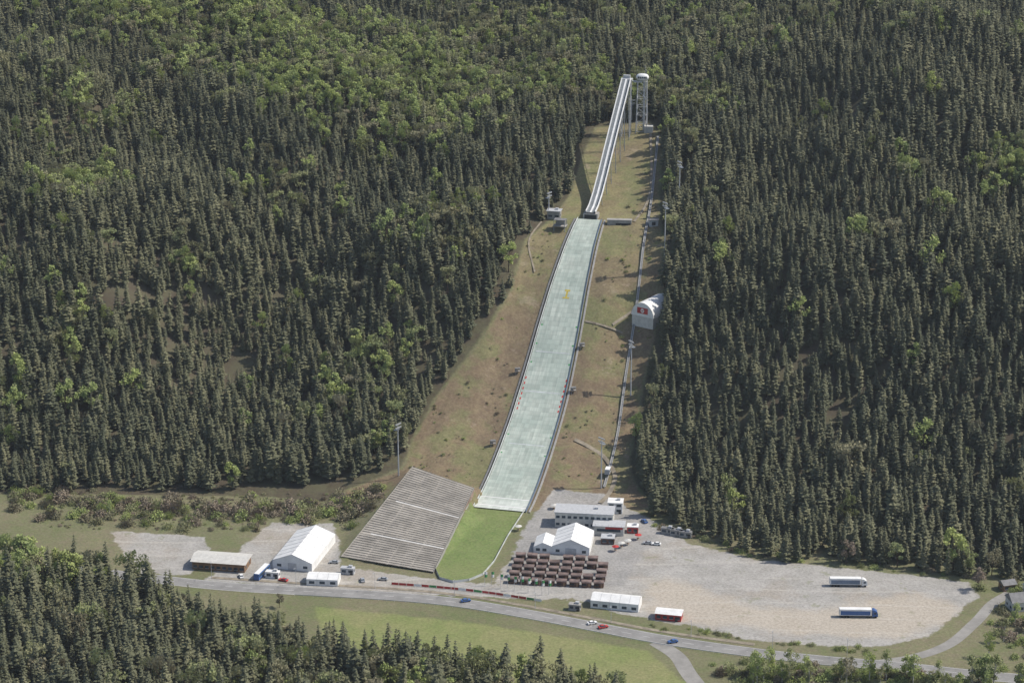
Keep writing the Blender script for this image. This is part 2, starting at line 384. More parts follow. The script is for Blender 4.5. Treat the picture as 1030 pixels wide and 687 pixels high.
# ------------------------------------------------------------------ inrun
ik=[(1206,90.4),(1214,91.8),(1224,96.0),(1236,103.0),(1252,113.4),(1270,124.8),(1299,143)]
iy=np.arange(1206,1300,1.5); izv=np.interp(iy,*zip(*ik))
mb=MB(); prev=None
for y,z in zip(iy,izv):
    p=Vector((xj(y),y)); cur=[]
    prof=[(-2.8,0),(-2.8,1.0),(-2.3,1.0),(-2.3,.1),(-.5,.1),(-.5,.3),(.5,.3),(.5,.1),(2.3,.1),(2.3,1.0),(2.8,1.0),(2.8,0),(2.4,-1.1),(-2.4,-1.1)]
    for o,dz in prof:
        q=p+kn*o; cur.append((q.x,q.y,z+dz))
    if prev:
        n=len(cur); mm=['white','white','lgrey','track','white','white','white','track','lgrey','white','white','lgrey','grey','lgrey']
        for j in range(n):
            k2=(j+1)%n; mb.add([prev[j],prev[k2],cur[k2],cur[j]],[(0,1,2,3)],mm[j])
    prev=cur
for y in range(1212,1300,12):
    z=float(np.interp(y,*zip(*ik)))-1.1; p=Vector((xj(y),y)); g=hz(p.x,p.y)
    if z-g>1.0:
        for o in(-2.1,2.1):
            q=p+kn*o; w=p+kn*o*1.3
            mb.beam((w.x,w.y,g-1),(q.x,q.y,z),.2,'steel')
        if z-g>6:
            a=p+kn*-2.6;b_=p+kn*2.2; mb.beam((a.x,a.y,g+1),(b_.x,b_.y,z-1),.09,'steel'); a=p+kn*2.6;b_=p+kn*-2.2; mb.beam((a.x,a.y,g+1),(b_.x,b_.y,z-1),.09,'steel')
for y in range(1225,1298,6):
    z=float(np.interp(y,*zip(*ik))); z2=float(np.interp(y+6,*zip(*ik)))
    for o in(-2.1,2.1):
        a=Vector((xj(y),y))+kn*o; b_=Vector((xj(y+6),y+6))+kn*o
        mb.beam((a.x,a.y,z-2.6),(b_.x,b_.y,z2-2.6),.12,'steel'); mb.beam((a.x,a.y,z-2.6),(b_.x,b_.y,z2-1.1),.08,'steel')
p=Vector((xj(1208),1208)); mb.box((p.x,p.y,86.8),(8,5,6.2),'grey',-.24)
q=p-kdir*2.56; mb.box((q.x,q.y,88),(6.4,.1,2.6),'dark',-.24)
p=Vector((xj(1301),1301)); mb.box((p.x,p.y,143),(6.4,4,.6),'lgrey',-.24); mb.box((p.x,p.y+1,144.2),(4,1.6,1.8),'lgrey',-.24)
for o in(-2.4,2.4):
    for e in(-1.6,1.6):
        q=p+kn*o+kdir*e; mb.beam((q.x,q.y,hz(q.x,q.y)-1),(q.x,q.y,142.7),.24,'lgrey')
mb.obj('ski_jump_inrun')

# ------------------------------------------------------------------ tower with lift and capsule
tx,ty=75.0,1305; tz=hz(tx,ty); mb=MB(); top=141-tz
R=2.6
cs=[(-R,-R),(R,-R),(R,R),(-R,R)]
for a in cs: mb.beam((a[0]*1.25,a[1]*1.25,-1),(a[0],a[1],top),.22,'lgrey',6)
nlev=6
for l in range(nlev+1):
    z=top*l/nlev
    for a,b_ in zip(cs,cs[1:]+cs[:1]):
        mb.beam((*a,z),(*b_,z),.13,'lgrey')
        if l<nlev:
            z2=top*(l+1)/nlev
            if l%2: mb.beam((*a,z),(*b_,z2),.1,'lgrey')
            else: mb.beam((*b_,z),(*a,z2),.1,'lgrey')
mb.box((1.2,0.5,top/2),(1.2,1.2,top),'lgrey')
segs=18; rings=14; vs=[];fs=[]
for i in range(rings+1):
    t=i/rings; xx=-3.8+7.6*t; r=2.3*(max(0,1-abs(2*t-1)**2.4))**.5+.02
    for j in range(segs):
        a=2*math.pi*j/segs; vs.append((xx,r*math.cos(a),top+2.2+r*.95*math.sin(a)))
for i in range(rings):
    for j in range(segs): fs.append((i*segs+j,i*segs+(j+1)%segs,(i+1)*segs+(j+1)%segs,(i+1)*segs+j))
mb.add(vs,fs,'white')
for i in range(5): mb.box((-2.2+i*1.1,-2.15,top+2.4),(.8,.4,1.1),'glass')
mb.beam((1.5,0,top+4.2),(1.5,0,top+9),.12,'steel'); mb.beam((2.4,0,top+4),(2.4,0,top+7),.09,'steel')
mb.box((-2.5,-1.5,top-.3),(5,2.2,.4),'lgrey')
mb.box((-5.4,-1.5,top+.2),(4.6,1.4,.3),'lgrey')
mb.box((4.2,-1,1.4),(5,4.4,4.0),'offwhite')
mb.obj('ski_jump_tower',(tx,ty,tz),-.1)

def house(name,loc,w,d,h,rz=0,roof='slate',wall='offwhite',pitch=0,over=.5,bands=1,door=True,ridge='x',fr='glass'):
    mb=MB(); mb.box((0,0,h/2-1),(w,d,h+2),wall)
    if pitch>0:
        if ridge=='x': mb.prism([(-d/2-over,h+.02),(d/2+over,h+.02),(0,h+pitch)],-w/2-over,w/2+over,roof)
        else: mb.prism([(-w/2-over,h+.02),(w/2+over,h+.02),(0,h+pitch)],-d/2-over,d/2+over,roof,'y')
    else:
        mb.box((0,0,h+.18),(w+over*2,d+over*2,.34),roof); mb.box((w*.2,d*.1,h+.8),(1.6,1.4,.9),'lgrey')
    n=max(2,int(w/2.6))
    for l in range(bands):
        zc=1.6+l*(h/bands)
        for i in range(n):
            x=-w/2+(i+.5)*w/n
            mb.box((x,-d/2-.02,zc),(w/n*.62,.08,1.2),fr); 
            mb.box((x,-d/2-.05,zc-.68),(w/n*.7,.14,.1),'lgrey')
    for i in range(max(1,int(d/4))):
        for sx in(-1,1): mb.box((sx*(w/2+.02),-d/2+(i+.5)*d/max(1,int(d/4)),1.7),(.08,1.4,1.1),fr)
    if door: mb.box((w*.32,-d/2-.06,1.05),(1.2,.1,2.1),'dark')
    return mb.obj(name,loc,rz)
house('judges_hut',(23,1210,hz(23,1206)+.5),7,5,4.2,-.2,'lgrey','grey')
mb=MB()
for a in((-3,-2),(3,-2),(3,2),(-3,2)): mb.beam((a[0],a[1],-4),(a[0],a[1],4.5),.18,'steel')
mb.box((0,0,1.2),(7,5,.3),'grey'); mb.box((0,0,4.6),(6.4,4.4,.2),'slate'); mb.box((0,1.6,2.8),(5,1.2,2.8),'grey'); mb.beam((0,0,4.6),(0,0,8),.1,'steel')
mb.obj('coaches_stand',(26,1197,hz(26,1197)+1.0),-.3)
mb=MB(); mb.box((0,0,1),(13,3,5),'grey'); mb.box((2,-1.55,.9),(8,.12,2.4),'dark'); mb.box((0,.2,3.7),(13.6,3.4,.3),'grey')
mb.obj('concrete_portal',(58,1199,hz(58,1199)-1.4),-.1)
mb=MB(); mb.box((0,0,1.2),(5,3.5,4),'lgrey'); mb.box((0,0,3.4),(5.8,4.3,.25),'slate'); mb.box((0,-1.78,1.3),(2,.1,2.0),'dark')
mb.obj('service_hut',(76,1196,hz(76,1196)),.1)

# ------------------------------------------------------------------ vaulted hall with sign
def arc(r,hh,n=16): return [(r*math.cos(math.pi*i/n),hh*math.sin(math.pi*i/n)) for i in range(n+1)]
mb=MB(); ln=22; r=6.8; hh=7.4
A0=arc(r,hh); n=len(A0)
for k2 in range(6):
    y0=-ln/2+ln*k2/6;y1=y0+ln/6-.1
    mb.add([(x,y0,z) for x,z in A0]+[(x,y1,z) for x,z in A0],[(i,i+1,n+i+1,n+i) for i in range(n-1)],'white')
A1=arc(r-.15,hh-.15)
mb.add([(x,-ln/2,z) for x,z in A1]+[(x,ln/2-.1,z) for x,z in A1],[(i,i+1,n+i+1,n+i) for i in range(n-1)],'white')
mb.add([(x,-ln/2+.15,z) for x,z in A1],[tuple(range(n))],'white'); mb.add([(x,ln/2-.3,z) for x,z in A1],[tuple(range(n))],'white')
mb.box((0,-ln/2+.07,3.1),(6.4,.12,3.2),'red')
ring=[( 1.1*math.cos(t),1.1*math.sin(t)) for t in np.linspace(0,2*math.pi,24)]
mb.add([(x,-ln/2-.02,3.1+z) for x,z in ring],[tuple(range(24))],'white')
mb.box((0,-ln/2-.05,3.1),(1.3,.05,.45),'red')
mb.box((0,0,-3),(12.8,ln-.5,6),'offwhite')
mb.obj('vaulted_judges_hall',(73.5,1138,hz(73.5,1136)+.1),-.62)

# ------------------------------------------------------------------ funicular
fl_=[(84,1295),(76,1220),(70,1178),(65,1143),(58,1106),(52,1067),(44.5,1030)]
L=smooth_line(fl_,4); mb=MB(); prev=None
for i,p in enumerate(L):
    z=hz(p.x,p.y)+.9; d=(L[min(i+1,len(L)-1)]-L[max(i-1,0)]).normalized(); n_=Vector((-d.y,d.x))
    cur=[(p.x+n_.x*o,p.y+n_.y*o,z) for o in(-.58,-.42,.42,.58)]
    if prev:
        for a,b_ in((0,1),(2,3)):
            mb.add([prev[a],prev[b_],cur[b_],cur[a],(prev[a][0],prev[a][1],prev[a][2]-.3),(prev[b_][0],prev[b_][1],prev[b_][2]-.3),(cur[b_][0],cur[b_][1],cur[b_][2]-.3),(cur[a][0],cur[a][1],cur[a][2]-.3)],[(0,1,2,3),(0,4,5,1),(1,5,6,2),(0,3,7,4)],'lgrey')
        mb.add([(prev[1][0],prev[1][1],prev[1][2]-.2),(prev[2][0],prev[2][1],prev[2][2]-.2),(cur[2][0],cur[2][1],cur[2][2]-.2),(cur[1][0],cur[1][1],cur[1][2]-.2)],[(0,1,2,3)],'railm')
    if i%3==0: mb.beam((p.x,p.y,z-2.4),(p.x,p.y,z-.3),.2,'grey')
    prev=cur
mb.obj('funicular_track')
mb=MB(); mb.box((0,0,1.6),(2.4,4.5,2.4),'lgrey'); mb.box((0,0,1.9),(2.46,3.8,1.1),'glass'); mb.box((0,0,2.9),(2.2,4.2,.2),'white'); mb.box((0,0,.2),(1.8,3.6,.4),'dark')
mb.obj('funicular_cabin',(46.5,1040,hz(46.5,1040)+1.2),-.2)

# ------------------------------------------------------------------ floodlight masts
def mast(x,y,h,rz=0):
    mb=MB(); mb.beam((0,0,-1),(0,0,h),.4,'lgrey',8,.2)
    mb.box((0,0,h-.6),(4.0,.25,.25),'steel'); mb.box((0,0,h-2.4),(4.0,.25,.25),'steel'); mb.box((0,.7,h-3.2),(3,1.6,.12),'steel')
    for i in range(5):
        for zz in(h-.2,h-2.0): mb.box((-1.6+i*.8,-.35,zz),(.6,.5,.6),'silver')
    mb.obj('floodlight_mast',(x,y,hz(x,y)),rz)
mast(-55,1038,27,.9); mast(43,1030,26,-.8); mast(60,1095,29,-1); mast(91,1214,26,-1); mast(80,1160,36,-1); mast(70,1320,12); mast(20,1210,14,.9)

# ------------------------------------------------------------------ grandstand
mb=MB(); rows_=44
def sp(s,t):
    a=SA*(1-s)+SB*s; b_=SD*(1-s)+SC*s; p=a*(1-t)+b_*t
    z=(ZA*(1-s)+ZB*s)*(1-t)+(ZD*(1-s)+ZC*s)*t
    return p[0],p[1],z
for i in range(rows_):
    t0=i/rows_;t1=(i+1)/rows_
    wide=i in(11,27)
    a=sp(0,t0);b_=sp(1,t0);c_=sp(1,t1);d_=sp(0,t1)
    za=a[2]+.25;zb=b_[2]+.25
    zc=c_[2]+.25; zd=d_[2]+.25
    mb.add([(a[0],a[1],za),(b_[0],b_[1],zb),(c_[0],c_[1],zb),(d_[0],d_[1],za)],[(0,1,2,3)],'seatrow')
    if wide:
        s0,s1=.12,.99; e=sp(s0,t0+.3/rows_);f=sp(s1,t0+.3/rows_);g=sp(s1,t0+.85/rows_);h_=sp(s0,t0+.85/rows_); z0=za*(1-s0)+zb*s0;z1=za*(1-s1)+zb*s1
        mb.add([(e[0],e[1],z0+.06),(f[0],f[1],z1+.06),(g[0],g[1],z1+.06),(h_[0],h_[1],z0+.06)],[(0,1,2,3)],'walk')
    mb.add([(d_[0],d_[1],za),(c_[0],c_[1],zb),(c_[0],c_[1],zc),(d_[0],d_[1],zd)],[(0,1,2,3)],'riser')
    if not wide:
        for s0,s1 in((0.01,.24),(.26,.49),(.51,.74),(.76,.99)):
            e=sp(s0,t0+.002);f=sp(s1,t0+.002);g=sp(s1,t0+.25/rows_);h_=sp(s0,t0+.25/rows_)
            z0=za*(1-s0)+zb*s0;z1=za*(1-s1)+zb*s1
            mb.add([(e[0],e[1],z0+.12),(f[0],f[1],z1+.12),(g[0],g[1],z1+.12),(h_[0],h_[1],z0+.12)],[(0,1,2,3)],'bench')
    if i%7==0:
        for s in(0,.25,.5,.75,1):
            q=sp(s,t0); mb.beam((q[0],q[1],q[2]),(q[0],q[1],q[2]+1.2),.05,'steel')
for s in(0,1):
    for i in range(20):
        a=sp(s,i/20);b_=sp(s,(i+1)/20)
        mb.add([(a[0],a[1],a[2]-3),(b_[0],b_[1],b_[2]-3),(b_[0],b_[1],b_[2]+.6),(a[0],a[1],a[2]+.6)],[(0,1,2,3)],'grey')
mb.obj('grandstand')
M['scree']=simple('red_chippings',(.21,.155,.125),.95,.4,.3)
mb=MB(); 
def bankp(t):
    a=sp(1,t); o=np.array([np.interp(t,[0,.25,.6,1],[-35,-32.5,-25.5,-18.5]),np.interp(t,[0,.25,.6,1],[941,962,986,1013])]); return (a[0]+.1,a[1],a[2]+.1),(o[0],o[1],max(.1,hz(o[0],o[1])+.3))
for i in range(24):
    a,o=bankp(i/24);a2,o2=bankp((i+1)/24); mb.add([a,o,o2,a2],[(0,1,2,3)],'scree')
mb.obj('gravel_bank')

# ------------------------------------------------------------------ buildings and tents
def tent(name,loc,w,d,h,pitch,rz,roof='white',wall='white',ridge='y',bays=5):
    mb=MB()
    if ridge=='y':
        prof=[(-w/2,0),(w/2,0),(w/2,h),(0,h+pitch),(-w/2,h)]
        for i in range(bays):
            y0=-d/2+i*d/bays; mb.prism(prof,y0,y0+d/bays-.1,wall,'y')
        for i in range(bays+1): 
            y=-d/2+i*d/bays-.05
            mb.beam((-w/2,y,h),(0,y,h+pitch+.03),.1,'lgrey'); mb.beam((w/2,y,h),(0,y,h+pitch+.03),.1,'lgrey')
        mb.box((0,-d/2-.05,1.7),(4,.1,3.4),'lgrey')
        for sx in(-.33,.33): mb.box((sx*w,-d/2-.05,1.9),(2,.1,1.2),'glass')
    else:
        prof=[(-d/2,0),(d/2,0),(d/2,h),(0,h+pitch),(-d/2,h)]
        for i in range(bays):
            x0=-w/2+i*w/bays; mb.prism(prof,x0,x0+w/bays-.1,wall,'x')
            mb.box((x0+w/bays/2,-d/2-.04,1.5),(w/bays*.5,.08,1.2),'glass')
        for i in range(bays+1):
            x=-w/2+i*w/bays-.05; mb.beam((x,-d/2,h),(x,0,h+pitch+.03),.08,'lgrey'); mb.beam((x,d/2,h),(x,0,h+pitch+.03),.08,'lgrey')
    return mb.obj(name,loc,rz)
tent('event_tent',(-94,958,0),18.5,34,4,3.6,-.24,bays=7)
tent('small_tent',(-83,929,0),14,8,3,1.2,-.1,ridge='x',bays=3)
house('timber_service_building',(-130,946,0),24,11,4,-.16,'offwhite','wood',1.5,.8,1)
house('ticket_container',(-106,934,0),6,2.6,2.7,-.2,'white','white',0,.1,1)
house('ticket_container',(-73,938,0),6,2.6,2.7,-.2,'lgrey','lgrey',0,.1,1)
house('arena_building',(34,993,0),27,10,7.2,-.12,'lgrey','offwhite',0,.4,2)
mb=MB(); mb.box((0,0,2.2),(14,7,4.4),'offwhite'); mb.box((0,0,4.6),(15,8,.3),'lgrey'); mb.box((0,-3.56,2.6),(11,.12,1.3),'glass'); mb.box((2.5,-3.6,3.8),(8,.15,1.0),'red')
for i in range(5): mb.beam((-6+i*3,-3.9,4.7),(-6+i*3,-3.9,5.7),.05,'steel')
mb.obj('arena_terrace_building',(45,983,0),-.12)
mb=MB()
for i in range(5):
    y0=-10+i*4; mb.prism([(-8.5,0),(8.5,0),(8.5,3.8),(0,7.4),(-8.5,3.8)],y0,y0+3.9,'white','y')
    mb.prism([(-17,0),(-8.55,0),(-8.55,3.6),(-12.8,5.2),(-17,3.0)],y0,y0+3.9,'white','y') if i<3 else None
for i in range(6):
    y=-10.05+i*4; mb.beam((-8.5,y,3.8),(0,y,7.43),.1,'lgrey'); mb.beam((8.5,y,3.8),(0,y,7.43),.1,'lgrey')
mb.box((0,-10.05,1.6),(5,.1,3),'lgrey')
for x_ in(-15,-12,-6,6): mb.box((x_,-10.06,1.7),(1.8,.1,1.3),'glass')
mb.obj('hospitality_tent',(28,968,0),-.14)
house('container_office',(49,1008,0),7,6,5.2,-.12,'white','white',0,.2,2)
house('container_office',(44,972,0),6,5,2.8,-.12,'lgrey','brown',0,.2,1)
house('container_office',(56,984,0),5,4,3,-.12,'white','red',0,.2,1)
def parasol(x,y,m):
    mb=MB(); mb.beam((0,0,0),(0,0,2.6),.05,'steel'); k3=[(1.7*math.cos(t),1.7*math.sin(t),2.4) for t in np.linspace(0,2*math.pi,9)[:-1]]
    mb.add(k3+[(0,0,3.0)],[(i,(i+1)%8,8) for i in range(8)],m); mb.box((0,0,.72),(1.2,1.2,.06),'wood'); mb.obj('parasol',(x,y,0))
for x,y,m_ in((50,966,'offwhite'),(47,962,'red'),(53,969,'offwhite'),(3,985,'offwhite'),(58,975,'red'),(20,1010,'offwhite')): parasol(x,y,m_)
mb=MB(); mb.box((0,0,1.15),(4.2,2.8,2.3),'brown'); mb.prism([(-1.75,2.31),(1.75,2.31),(1.5,2.55),(-1.5,2.75)],-2.3,2.3,'brownroof')
mb.box((-1,-1.43,1.3),(2,.1,.9),'dark'); mb.box((-1,-1.6,.8),(2.3,.5,.08),'wood'); mb.box((1.3,-1.43,1),(.9,.1,1.9),'wood')
B0=mb.obj('market_booth',(4,954,0),-.1)
for r_ in range(5):
    for c_ in range(8):
        if (r_==0 and c_==0) or random.random()<.05: continue
        x=4+c_*5.4-(r_*.9)+random.uniform(-.25,.25); y=954-r_*6.4-c_*.6+random.uniform(-.3,.3)
        dup(B0,'market_booth',(x,y,0),-.12+random.uniform(-.03,.03))
tent('exhibition_tent',(45,905,0),21,9,3.6,1.6,-.22,ridge='x',bays=5)
house('kiosk',(67,893,0),11,6,3,-.22,'white','red',.9,.3,1)
house('ticket_container',(27,901,0),5,2.6,2.6,-.25,'grey','grey',0,.1,1)
house('dwelling_house',(230,912,0),13,10,5.5,.3,'offwhite','offwhite',4,.6,2)
house('dwelling_house',(219,903,0),11,8,4.5,.2,'slate','offwhite',3,.5,1)
house('garden_shed',(217,922,0),6,5,3,.3,'slate','wood',1.5,.4,1)
for x,y in((72,982),(76,980),(80,978)): house('storage_container',(x,y,0),5.8,2.5,2.6,-.3,'slate','grey',0,.05,1)

L=smooth_line([(-53,926),(-33,922.5),(-13,917.5),(13,908.5)],3.2); mb=MB()
for i,(a,b_) in enumerate(zip(L,L[1:])):
    c_=b_-(b_-a)*.06; mt=['red','red','red','white','red','green'][i%6] if i<17 else ['green','white','red'][i%3]
    mb.add([(a.x,a.y,.15),(c_.x,c_.y,.15),(c_.x,c_.y,1.3),(a.x,a.y,1.3)],[(0,1,2,3)],mt); mb.beam((a.x,a.y,0),(a.x,a.y,1.4),.05,'steel')
mb.obj('banner_fence')
for nm,cols in(('a',('white','green')),('b',('green','white'))):
    mb=MB(); mb.beam((0,0,0),(0,0,7),.07,'lgrey',6); mb.add([(0,0,6.9),(.6,-.2,6.8),(1.2,.1,6.85),(1.2,.1,5.5),(.6,-.2,5.45),(0,0,5.5)],[(0,1,4,5),(1,2,3,4)],cols[0])
    mb.add([(0,0,5.49),(.6,-.2,5.44),(1.2,.1,5.49),(1.2,.1,4.2),(.6,-.2,4.1),(0,0,4.2)],[(0,1,4,5),(1,2,3,4)],cols[1])
    F0=mb.obj('flagpole',(-12 if nm=='a' else -9,925,0))
    for i in range(4): dup(F0,'flagpole',(-5+i*6+(3 if nm=='a' else 0),922.5-i*2.2,0),random.uniform(-.4,.4))
mb=MB(); mb.beam((0,0,0),(0,0,8),.1,'lgrey',6,.06); mb.beam((0,0,8),(0,-1.8,8.4),.05,'lgrey'); mb.box((0,-2.1,8.4),(.3,.8,.14),'silver')
S0=mb.obj('street_lamp',(-133,933,0))
for x in(-95,-60,-25,10,42,75,108,138): dup(S0,'street_lamp',(x,float(np.interp(x,[p[0] for p in ROAD],[p[1] for p in ROAD]))+6.3,0),-.25)

# ------------------------------------------------------------------ vehicles
def car(name,loc,rz,paint,L_=4.3,est=False):
    mb=MB(); hw=.87
    low=[(-L_/2,.35),(L_/2,.35),(L_/2,.75),(L_/2-.15,.85),(L_/2-1.15,.98),(-L_/2+.1,.98),(-L_/2,.8)]
    mb.prism([(a,b_) for a,b_ in low],-hw,hw,paint)
    rb=-L_/2+(.25 if est else .7)
    mb.add([(-hw+.04,rb-.1,.98),(hw-.04,rb-.1,.98),(hw-.04,L_/2-1.15,.98),(-hw+.04,L_/2-1.15,.98),(-hw+.2,rb+.35,1.42),(hw-.2,rb+.35,1.42),(hw-.2,L_/2-1.85,1.42),(-hw+.2,L_/2-1.85,1.42)],[(0,1,5,4),(1,2,6,5),(2,3,7,6),(3,0,4,7)],'glass')
    mb.add([(-hw+.19,rb+.33,1.43),(hw-.19,rb+.33,1.43),(hw-.19,L_/2-1.83,1.43),(-hw+.19,L_/2-1.83,1.43)],[(0,1,2,3)],paint)
    for sx in(-1,1):
        for yy in(-L_/2+.8,L_/2-.85): mb.beam((sx*(hw-.2),yy,.33),(sx*(hw+.03),yy,.33),.33,'black',12)
    o=mb.obj(name,loc,rz)
car('car',(-20,909,.06),math.radians(-72),'blue'); car('car',(34,887,.06),math.radians(-68),'white'); car('car',(67,869.4,.06),math.radians(108),'blue')
car('car',(38.5,883.2,.06),math.radians(-68),'red')
for x,y,r_,pt_ in((62,970,1.4,'silver'),(66,969,1.4,'white'),(-120,934,.3,'white'),(-101,930,1.2,'red'),(-66,930,.2,'silver'),(62,995,.4,'blue'),(-80,949,1.5,'silver'),(-57,931,1.4,'silver')): car('parked_car',(x,y,.01),r_,pt_)
def truck(loc,rz,cabc):
    mb=MB()
    prof=[(-1.25,1.1),(1.25,1.1),(1.25,3.95),(1.1,4.05),(-1.1,4.05),(-1.25,3.95)]
    mb.prism(prof,-5.2,8.4,'white'); 
    for sy in(-1,1): mb.box((1.6,sy*1.27,2.3),(12.6,.03,1.9),cabc)
    mb.box((1.6,0,.95),(13.4,2.2,.25),'dark')
    cab=[(-8.0,.6),(-5.6,.6),(-5.6,3.6),(-6.2,3.8),(-7.6,2.9),(-8.0,1.8)]
    n=len(cab)
    mb.add([(a,-1.22,z) for a,z in cab]+[(a,1.22,z) for a,z in cab],[tuple(range(n)),tuple(range(n,2*n))[::-1]]+[(i,n+i,n+(i+1)%n,(i+1)%n) for i in range(n)],'blue' if cabc=='blue' else 'white')
    mb.add([(-7.98,-1.1,1.95),(-7.98,1.1,1.95),(-7.66,1.1,2.85),(-7.66,-1.1,2.85)],[(0,1,2,3)],'glass')
    for sy in(-1,1):
        mb.box((-6.8,sy*1.23,2.2),(1,.04,.8),'glass')
        for xx in(-7,-4.4,4.6,5.9,7.2): mb.beam((xx,sy*.85,.5),(xx,sy*1.24,.5),.5,'black',14)
    mb.box((8.42,0,2.5),(.06,2.3,2.6),'lgrey')
    mb.obj('lorry',loc,rz)
truck((148,925,.01),math.pi-.03,'bluegrey'); truck((148,894,.01),math.pi-.03,'blue')
mb=MB(); mb.box((0,0,1.75),(12,2.5,2.9),'blue'); mb.box((0,0,2.1),(11.4,2.54,1.0),'glass'); mb.box((0,0,3.24),(11.6,2.3,.1),'white')
for sy in(-1,1):
    for xx in(-3.8,3.2): mb.beam((xx,sy*.95,.5),(xx,sy*1.27,.5),.5,'black',12)
mb.obj('coach_bus',(-111,936,0),1.25)

# ------------------------------------------------------------------ trees
def spruce(seed,Ht=22,Rm=2.7,sparse=1.0):
    r=random.Random(seed); mb=MB()
    mb.beam((0,0,-1),(0,0,Ht*.96),.24,'bark',4,.04)
    z=Ht*r.uniform(.12,.2); z0=z
    while z<Ht-.3:
        f=(z-z0)/(Ht-z0); R_=Rm*(1-f)**.66*(.84+.16*math.sin(f*6+seed))*(min(1,f*5+.6))+.2
        n=max(5,int(8.5*(1-f*.4)*sparse)); ph=r.random()*6.28
        for i in range(n):
            a=ph+6.283*i/n+r.uniform(-.3,.3); l=R_*r.uniform(.55,1.25)
            if r.random()<.07: continue
            ca,sa=math.cos(a),math.sin(a); w=.29*l+.2
            dz=-.34*l*r.uniform(.5,1.5)*(1-f*.7)+.1; zz=z+r.uniform(-.3,.3)
            mid=.58*l
            tip=(ca*l,sa*l,zz+dz*.85); 
            ml=(ca*mid-sa*w,sa*mid+ca*w,zz+dz*.7-.13*l); mr=(ca*mid+sa*w,sa*mid-ca*w,zz+dz*.7-.13*l)
            rt=(0,0,zz+.25)
            mb.add([rt,ml,tip,mr],[(0,1,2),(0,2,3)],'spruce')
        z+=.66+.22*r.random()
    mb.add([(.16,0,Ht-.9),(-.12,.14,Ht-.9),(0,-.16,Ht-.9),(0,0,Ht+.2)],[(0,1,3),(1,2,3),(2,0,3)],'spruce')
    return mb
def broad(seed,Ht=15,Rm=4,leaf='larch',bark='bark',n=900,ls=.42,narrow=1.0):
    r=random.Random(seed); mb=MB(); mb.beam((0,0,-1),(0,0,Ht*.6),.28,bark,6,.12)
    cl=[]
    for i in range(14):
        a=r.random()*6.28; zz=Ht*r.uniform(.32,.93); rr=Rm*narrow*math.sin(math.pi*min(.95,max(.12,(zz/Ht-.2)/.85)))*r.uniform(.3,.95)
        c=Vector((math.cos(a)*rr,math.sin(a)*rr,zz)); cl.append((c,Rm*r.uniform(.26,.48)))
        mb.beam((0,0,max(1.5,zz*.55)),c,.1,bark,4,.03)
    for i in range(n):
        c,q=cl[r.randrange(len(cl))]
        d=Vector((r.gauss(0,1),r.gauss(0,1),r.gauss(0,1))).normalized()*q*(r.random()**.4)
        p=c+Vector((d.x,d.y,d.z*.85)); u=Vector((r.gauss(0,1),r.gauss(0,1),r.gauss(0,1))).normalized(); w=u.orthogonal().normalized(); s_=ls*r.uniform(.6,1.3)
        mb.add([p-u*s_,p+w*s_*.7,p+u*s_,p-w*s_*.7],[(0,1,2,3)],leaf)
    return mb
def shrub(seed,leaf,Rm=2.2):
    r=random.Random(seed); mb=MB()
    for i in range(9):
        a=r.random()*6.28; mb.beam((0,0,0),(math.cos(a)*Rm*.6,math.sin(a)*Rm*.6,Rm*r.uniform(.8,1.4)),.06,'bark',3,.02)
    for i in range(330):
        d=Vector((r.gauss(0,1),r.gauss(0,1),abs(r.gauss(0,1)))).normalized()*Rm*(r.random()**.45)*r.choice((.7,1,1.15))
        u=Vector((r.gauss(0,1),r.gauss(0,1),r.gauss(0,1))).normalized(); w=u.orthogonal().normalized(); s_=r.uniform(.15,.4)
        p=Vector((d.x,d.y,d.z*1.1+.2)); mb.add([p-u*s_,p+w*s_*.6,p+u*s_,p-w*s_*.6],[(0,1,2,3)],leaf)
    return mb
def coll(name,builders):
    c=bpy.data.collections.new(name)
    for i,mb in enumerate(builders):
        o=mb.obj('%s_%02d'%(name,i),link=False); c.objects.link(o)
    return c
C=coll('tree_kinds',[spruce(1,14.0,2.9),spruce(2,15,2.9),spruce(3,12.5,2.8),spruce(4,15.5,3.4),spruce(5,13.5,2.6),spruce(6,9,2.3),
   broad(11,16.5,5.0,'larch',n=700,ls=.48),broad(12,14.5,4.4,'larch',n=650,ls=.46),broad(13,15.5,4.4,'olive',n=650,ls=.46),broad(14,13,3.6,'olive',n=550),
   shrub(21,'twig'),shrub(22,'olive'),shrub(23,'larch'),spruce(7,13.5,2.8,.7)])
def gn(C):
    g=bpy.data.node_groups.new('scatter_trees','GeometryNodeTree')
    g.interface.new_socket('Geometry',in_out='INPUT',socket_type='NodeSocketGeometry'); g.interface.new_socket('Geometry',in_out='OUTPUT',socket_type='NodeSocketGeometry')
    i=g.nodes.new('NodeGroupInput');o=g.nodes.new('NodeGroupOutput'); ip=g.nodes.new('GeometryNodeInstanceOnPoints'); ci=g.nodes.new('GeometryNodeCollectionInfo')
    ci.inputs['Collection'].default_value=C; ci.inputs['Separate Children'].default_value=True; ci.inputs['Reset Children'].default_value=True
    def na(n,t):
        a=g.nodes.new('GeometryNodeInputNamedAttribute'); a.data_type=t; a.inputs['Name'].default_value=n; return a.outputs['Attribute']
    g.links.new(i.outputs[0],ip.inputs['Points']); g.links.new(ci.outputs[0],ip.inputs['Instance']); ip.inputs['Pick Instance'].default_value=True
    g.links.new(na('idx','INT'),ip.inputs['Instance Index']); g.links.new(na('rot','FLOAT_VECTOR'),ip.inputs['Rotation']); g.links.new(na('scl','FLOAT_VECTOR'),ip.inputs['Scale'])
    g.links.new(ip.outputs[0],o.inputs[0]); return g
G=gn(C)
